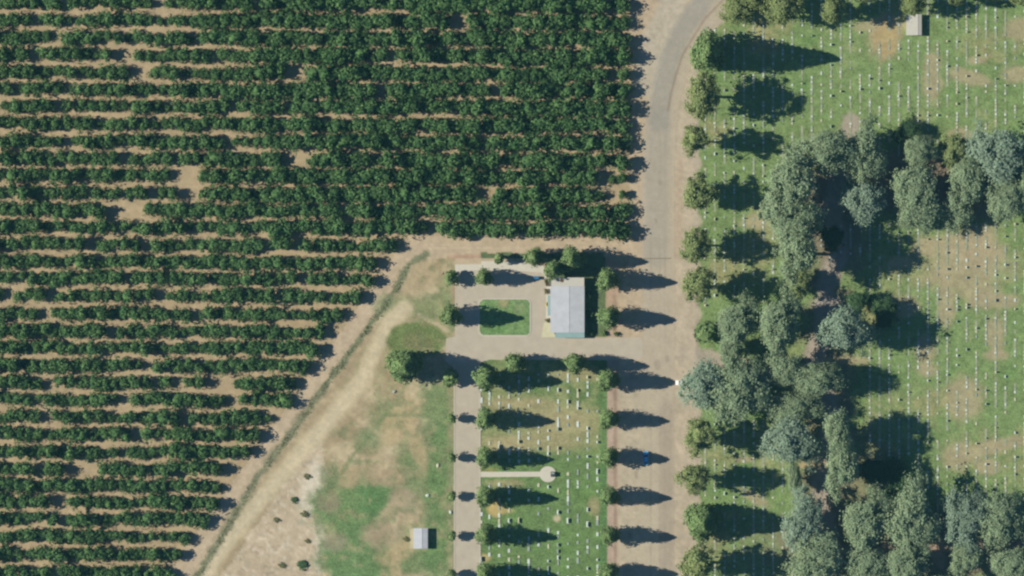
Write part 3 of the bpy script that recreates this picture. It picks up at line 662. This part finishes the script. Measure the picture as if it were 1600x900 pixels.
if V:
    m = bpy.data.meshes.new('gravestones'); m.from_pydata(V, [], F)
    for q in (M_STONE, M_STONE2, M_STONE3): m.materials.append(q)
    m.polygons.foreach_set('material_index', MI); tag(link('gravestones', m), 'the remaining small pale grave markers of both cemeteries', 'gravestones', None, 'stuff')
bm = bmesh.new()
for x, y, L, wd in strips: X, Y, _ = W(x, y); box(bm, X, Y, -.03, .06, wd * S, L * S)
tag(link('concrete_strips', bm_mesh('concrete_strips', bm, M_STRIP)), kind='structure')

# ------------------------------------------------------------------ buildings
def part(name, parent, mat, fn, label=None):
    bm = bmesh.new(); fn(bm); o = link(name, bm_mesh(name, bm, mat), parent)
    if label: o['label'] = label
    return o
def chapel():
    X, Y, _ = W(886.5, 476.5); r = link('office_building', None, None, (X, Y, 0)); tag(r, 'long low building with white metal roof and teal awnings beside the loop drive', 'building')
    lx, ly, hw, hr = 53 * S, 86 * S, 3.1, 3.32      # roof 12.7 x 20.6 m, ridge runs north-south
    wl = part('wall', r, M_WALL, lambda b: (box(b, .3, .9, -.05, hw - .02, lx - 1.8, ly - 3.2)))
    def slope(b, x0, x1, z0, z1):
        P_ = [(x0, -ly / 2, z0), (x1, -ly / 2, z1), (x1, ly / 2 - 3.2, z1), (x0, ly / 2 - 3.2, z0)]
        lo = [b.verts.new((x, y, z - .12)) for x, y, z in P_]; hi = [b.verts.new(p) for p in P_]
        b.faces.new(hi); b.faces.new(lo[::-1])
        for i in range(4): b.faces.new((lo[i], lo[(i + 1) % 4], hi[(i + 1) % 4], hi[i]))
    rf = part('roof', r, M_WHROOF, lambda b: slope(b, -lx / 2, .6, hw, hr), 'white western roof slope')
    part('roof', r, M_GYROOF, lambda b: slope(b, .603, lx / 2, hr, hw), 'light grey eastern roof slope')
    for i in range(26):
        y = -ly / 2 + .3 + i * .66
        part('roof_seam', rf, M_GYROOF, lambda b: [b.faces.new([b.verts.new(p) for p in q]) for q in ([(-lx / 2, y, hw + .04), (.6, y, hr + .04), (.6, y + .05, hr + .04), (-lx / 2, y + .05, hw + .04)],)])
    part('ridge_cap', rf, M_GYROOF, lambda b: box(b, .6, -1.6, hr - .03, hr + .05, .3, ly - 3.3))
    part('flat_roof', r, M_CREAM, lambda b: box(b, .1, ly / 2 - 1.6, hw - .3, hw + .02, lx - .4, 3.15), 'cream flat roof over the north end')
    part('wall', r, M_WALL, lambda b: box(b, .1, ly / 2 - 1.7, -.05, hw - .32, lx - 1.4, 2.6))
    part('roof_vent', r, M_DOOR, lambda b: box(b, -2.2, ly / 2 - 1.2, hw + .02, hw + .25, .9, 1.2, .05))
    part('awning', r, M_TEAL, lambda b: (b.faces.new([b.verts.new(p) for p in [(-lx / 2 + 1.8, -ly / 2 - .003, 2.85), (-lx / 2 + 1.8, -ly / 2 - 2.0, 2.35), (lx / 2, -ly / 2 - 2.0, 2.35), (lx / 2, -ly / 2 - .003, 2.85)]]), box(b, .9, -ly / 2 - 1.98, 2.2, 2.34, lx - 1.9, .06)), 'teal awning along the south end')
    part('awning', r, M_TEAL, lambda b: box(b, -lx / 2 - .45, -.2, 2.5, 2.6, 1.1, 7.6), 'teal awning over the west entrance')
    for x in (-4, 0, 4): part('post', r, M_WALL, lambda b: box(b, x, -ly / 2 - 1.8, 0, 2.3, .12, .12))
    d = part('door', r, M_DOOR, lambda b: box(b, -lx / 2 + 1.17, .4, 0, 2.1, .08, 1.8)); part('handle', d, M_CHROME, lambda b: box(b, -lx / 2 + 1.08, .3, 1.0, 1.15, .08, .05))
    for y in (-6, -3.2, 3.6, 6.2):
        w_ = part('window', r, M_WHROOF, lambda b: box(b, -lx / 2 + 1.17, y, .9, 2.1, .08, 1.5)); part('pane', w_, M_GLASS, lambda b: box(b, -lx / 2 + 1.11, y, 1.0, 2.0, .05, 1.3))
    for y in (-5, 0, 5):
        w_ = part('window', r, M_WHROOF, lambda b: box(b, lx / 2 - .56, y, .9, 2.1, .08, 1.5)); part('pane', w_, M_GLASS, lambda b: box(b, lx / 2 - .5, y, 1.0, 2.0, .05, 1.3))
chapel()
bd = link('flower_bed', None, None, W(889, 522.3)); tag(bd, 'narrow brown planting bed with brick edge along the south wall of the building', 'planting bed')
part('soil', bd, plain('bed_soil', (.16, .10, .07), .3, 3), lambda b: box(b, 0, 0, -.05, .16, 43 * S, 3.2 * S))
for i in range(14): part('brick', bd, plain('brick_%d' % i, (.34 + .03 * (i % 3), .20, .13), .1, 3) if i < 2 else bpy.data.materials['brick_%d' % (i % 2)], lambda b: box(b, -5 + i * .77, -.55, -.05, .24, .72, .2, .02))
def shed(name, px, py, wx, wy, h, label, mat, ridge, mat2):
    X, Y, _ = W(px, py); r = link(name, None, None, (X, Y, 0)); tag(r, label, 'shed'); lx, ly = wx * S, wy * S; xr = ridge * S
    part('wall', r, M_WALL, lambda b: prism(b, [(-lx / 2 + .12, -ly / 2 + .12), (lx / 2 - .12, -ly / 2 + .12), (lx / 2 - .12, ly / 2 - .12), (-lx / 2 + .12, ly / 2 - .12)], -.05, h - .12))
    def sl(b, x0, x1, z0, z1):
        n = 2; P_ = [(x0, -ly / 2, z0), (x1, -ly / 2, z1), (x1, ly / 2, z1), (x0, ly / 2, z0)]
        lo = [b.verts.new((x, y, z - .08)) for x, y, z in P_]; hi = [b.verts.new(p) for p in P_]
        b.faces.new(hi); b.faces.new(lo[::-1])
        for i in range(4): b.faces.new((lo[i], lo[(i + 1) % 4], hi[(i + 1) % 4], hi[i]))
    part('roof_panel', r, mat, lambda b: sl(b, -lx / 2, xr - .02, h, h + .25)); part('roof_panel', r, mat2, lambda b: sl(b, xr + .02, lx / 2, h + .25, h))
    part('ridge_cap', r, mat2, lambda b: box(b, xr, 0, h + .2, h + .30, .14, ly - .02))
    d = part('door', r, M_DOOR, lambda b: box(b, 0, -ly / 2 + .08, 0, h - .25, 1.6, .1)); part('handle', d, M_CHROME, lambda b: box(b, .6, -ly / 2, .9, 1.05, .05, .06))
shed('garden_shed', 657.5, 841, 22, 32, 2.0, 'white-roofed shed standing in the dry field west of the lane', M_WHROOF, 2, M_GYROOF)
flat('concrete_pad', [(640, 826), (670, 825), (670, 857), (641, 857)], .06, plain('sandy_concrete', alb(184, 172, 140), .06, .6))
shed('garden_shed', 1427.5, 39, 24, 33, 1.9, 'cream-roofed shed at the top of the large cemetery lawn', M_CREAM, 6, M_CREAM)
# monument in the circle
mo = link('monument', None, None, W(864.5, 741)); tag(mo, 'dark granite monument standing in the round end of the white footpath', 'monument')
part('base', mo, M_DSTONE, lambda b: box(b, 0, 0, .1, .35, 2.0, 2.0, .05)); part('block', mo, M_DSTONE, lambda b: box(b, 0, 0, .35, 1.2, 1.5, 1.6, .06)); part('cap', mo, M_STONE3, lambda b: box(b, -.15, .45, 1.2, 1.32, 1.2, .6, .04))
# waste bin
bn = link('waste_bin', None, None, W(838, 434)); tag(bn, 'blue lidded waste bin in the tree shadow at the end of the walk', 'waste bin')
part('body', bn, M_BLUEB, lambda b: box(b, 0, 0, .15, 1.15, 1.9, 1.1, .08)); part('lid', bn, M_BLUEB, lambda b: box(b, 0, 0, 1.16, 1.26, 2.0, 1.2, .04))
for sx in (-.7, .7): part('wheel', bn, M_TYRE, lambda b: limb(b, (sx, -.4, .1), (sx, -.5, .1), .1, .1, 10))
# small pale stones in the west field
for x, y, lb, mt in [(668, 774, 'small bluish white stone marker on the green field west of the lane', M_STONE), (684, 727, 'small pinkish stone marker high in the green field west of the lane', M_STONE2), (704, 800, 'white stone block beside the west kerb of the lane', M_STONE), (616, 612, 'grey stone rubble at the head of the dry field track', M_STONE3)]:
    bm = bmesh.new(); bmesh.ops.create_icosphere(bm, subdivisions=2, radius=1)
    for v in bm.verts: v.co *= R.uniform(.85, 1.12); v.co.z *= .5
    o = link('field_stone', bm_mesh('field_stone', bm, mt), None, W(x, y, .15), R.random() * 3, (.75, .6, .7)); tag(o, lb, 'stone')

# ------------------------------------------------------------------ cars
def car(px, py, rz, paintm, label, L=4.6, Wd=1.82):
    r = link('parked_car', None, None, W(px, py), rz); tag(r, label, 'car')
    def loft(b, secs):
        rings = []
        for x, hw, z0, z1, top in secs:
            rings.append([b.verts.new(p) for p in ((x, -hw, z0), (x, -hw * 1.0, z1 - .12), (x, -hw * top, z1), (x, hw * top, z1), (x, hw, z1 - .12), (x, hw, z0))])
        for a, c in zip(rings[:-1], rings[1:]):
            for i in range(6): b.faces.new((a[i], a[(i + 1) % 6], c[(i + 1) % 6], c[i]))
        b.faces.new(rings[0]); b.faces.new(rings[-1][::-1])
    h = L / 2; w2 = Wd / 2
    part('body', r, paintm, lambda b: loft(b, [(-h, w2 * .82, .38, .80, .9), (-h + .18, w2 * .95, .25, .92, .9), (-h + .9, w2, .2, .98, .88), (.9, w2, .2, .98, .88), (h - .5, w2 * .96, .22, .86, .86), (h, w2 * .80, .36, .68, .88)]))
    part('window', r, M_GLASS, lambda b: loft(b, [(-h + .35, w2 * .78, .93, .99, .95), (-h + .95, w2 * .82, .93, 1.36, .84), (.35, w2 * .84, .93, 1.39, .84), (1.15, w2 * .84, .93, 1.0, .95)]), 'dark window band around the cabin')
    part('roof', r, paintm, lambda b: loft(b, [(-h + .9, w2 * .68, 1.33, 1.42, .95), (-.4, w2 * .72, 1.36, 1.48, .95), (.42, w2 * .68, 1.36, 1.44, .95)]))
    for sx in (-1.35, 1.35):
        for sy in (-1, 1):
            wl = link('wheel', None, r, (sx, sy * (w2 - .12), .32))
            part('tyre', wl, M_TYRE, lambda b: limb(b, (0, -.11, 0), (0, .11, 0), .32, .32, 16)); part('rim', wl, M_CHROME, lambda b: limb(b, (0, -.115, 0), (0, .115, 0), .19, .19, 10))
    for sy in (-1, 1):
        part('headlight', r, M_LAMP, lambda b: box(b, h - .1, sy * (w2 - .3), .56, .70, .22, .34, .03)); part('taillight', r, M_RED, lambda b: box(b, -h + .04, sy * (w2 - .28), .62, .78, .12, .26, .02))
        part('mirror', r, paintm, lambda b: box(b, .75, sy * (w2 + .06), .92, 1.06, .14, .2, .03))
car(1009.3, 715.5, math.pi / 2, M_BLUEP, 'bright blue car stopped on the road in the shadow of a cypress', 5.0, 1.95)
car(1065, 598, math.pi, M_WHITEP, 'white car mostly hidden under the wide grey pine at the road edge')

# ------------------------------------------------------------------ thin summer haze between the ground and the aircraft
bm = bmesh.new(); box(bm, 0, 0, -1.5, H + 40, 3600, 3600)
hm = bpy.data.materials.new('haze'); hm.use_nodes = True; t = hm.node_tree; t.nodes.remove(t.nodes['Principled BSDF'])
pv = t.nodes.new('ShaderNodeVolumePrincipled'); pv.inputs['Density'].default_value = HAZE; pv.inputs['Color'].default_value = (.25, .72, 1.0, 1)
t.links.new(pv.outputs[0], t.nodes['Material Output'].inputs['Volume'])
if HAZE > 0: tag(link('haze', bm_mesh('haze', bm, hm)), 'thin blue haze in the air over the whole scene', 'haze', None, 'stuff')
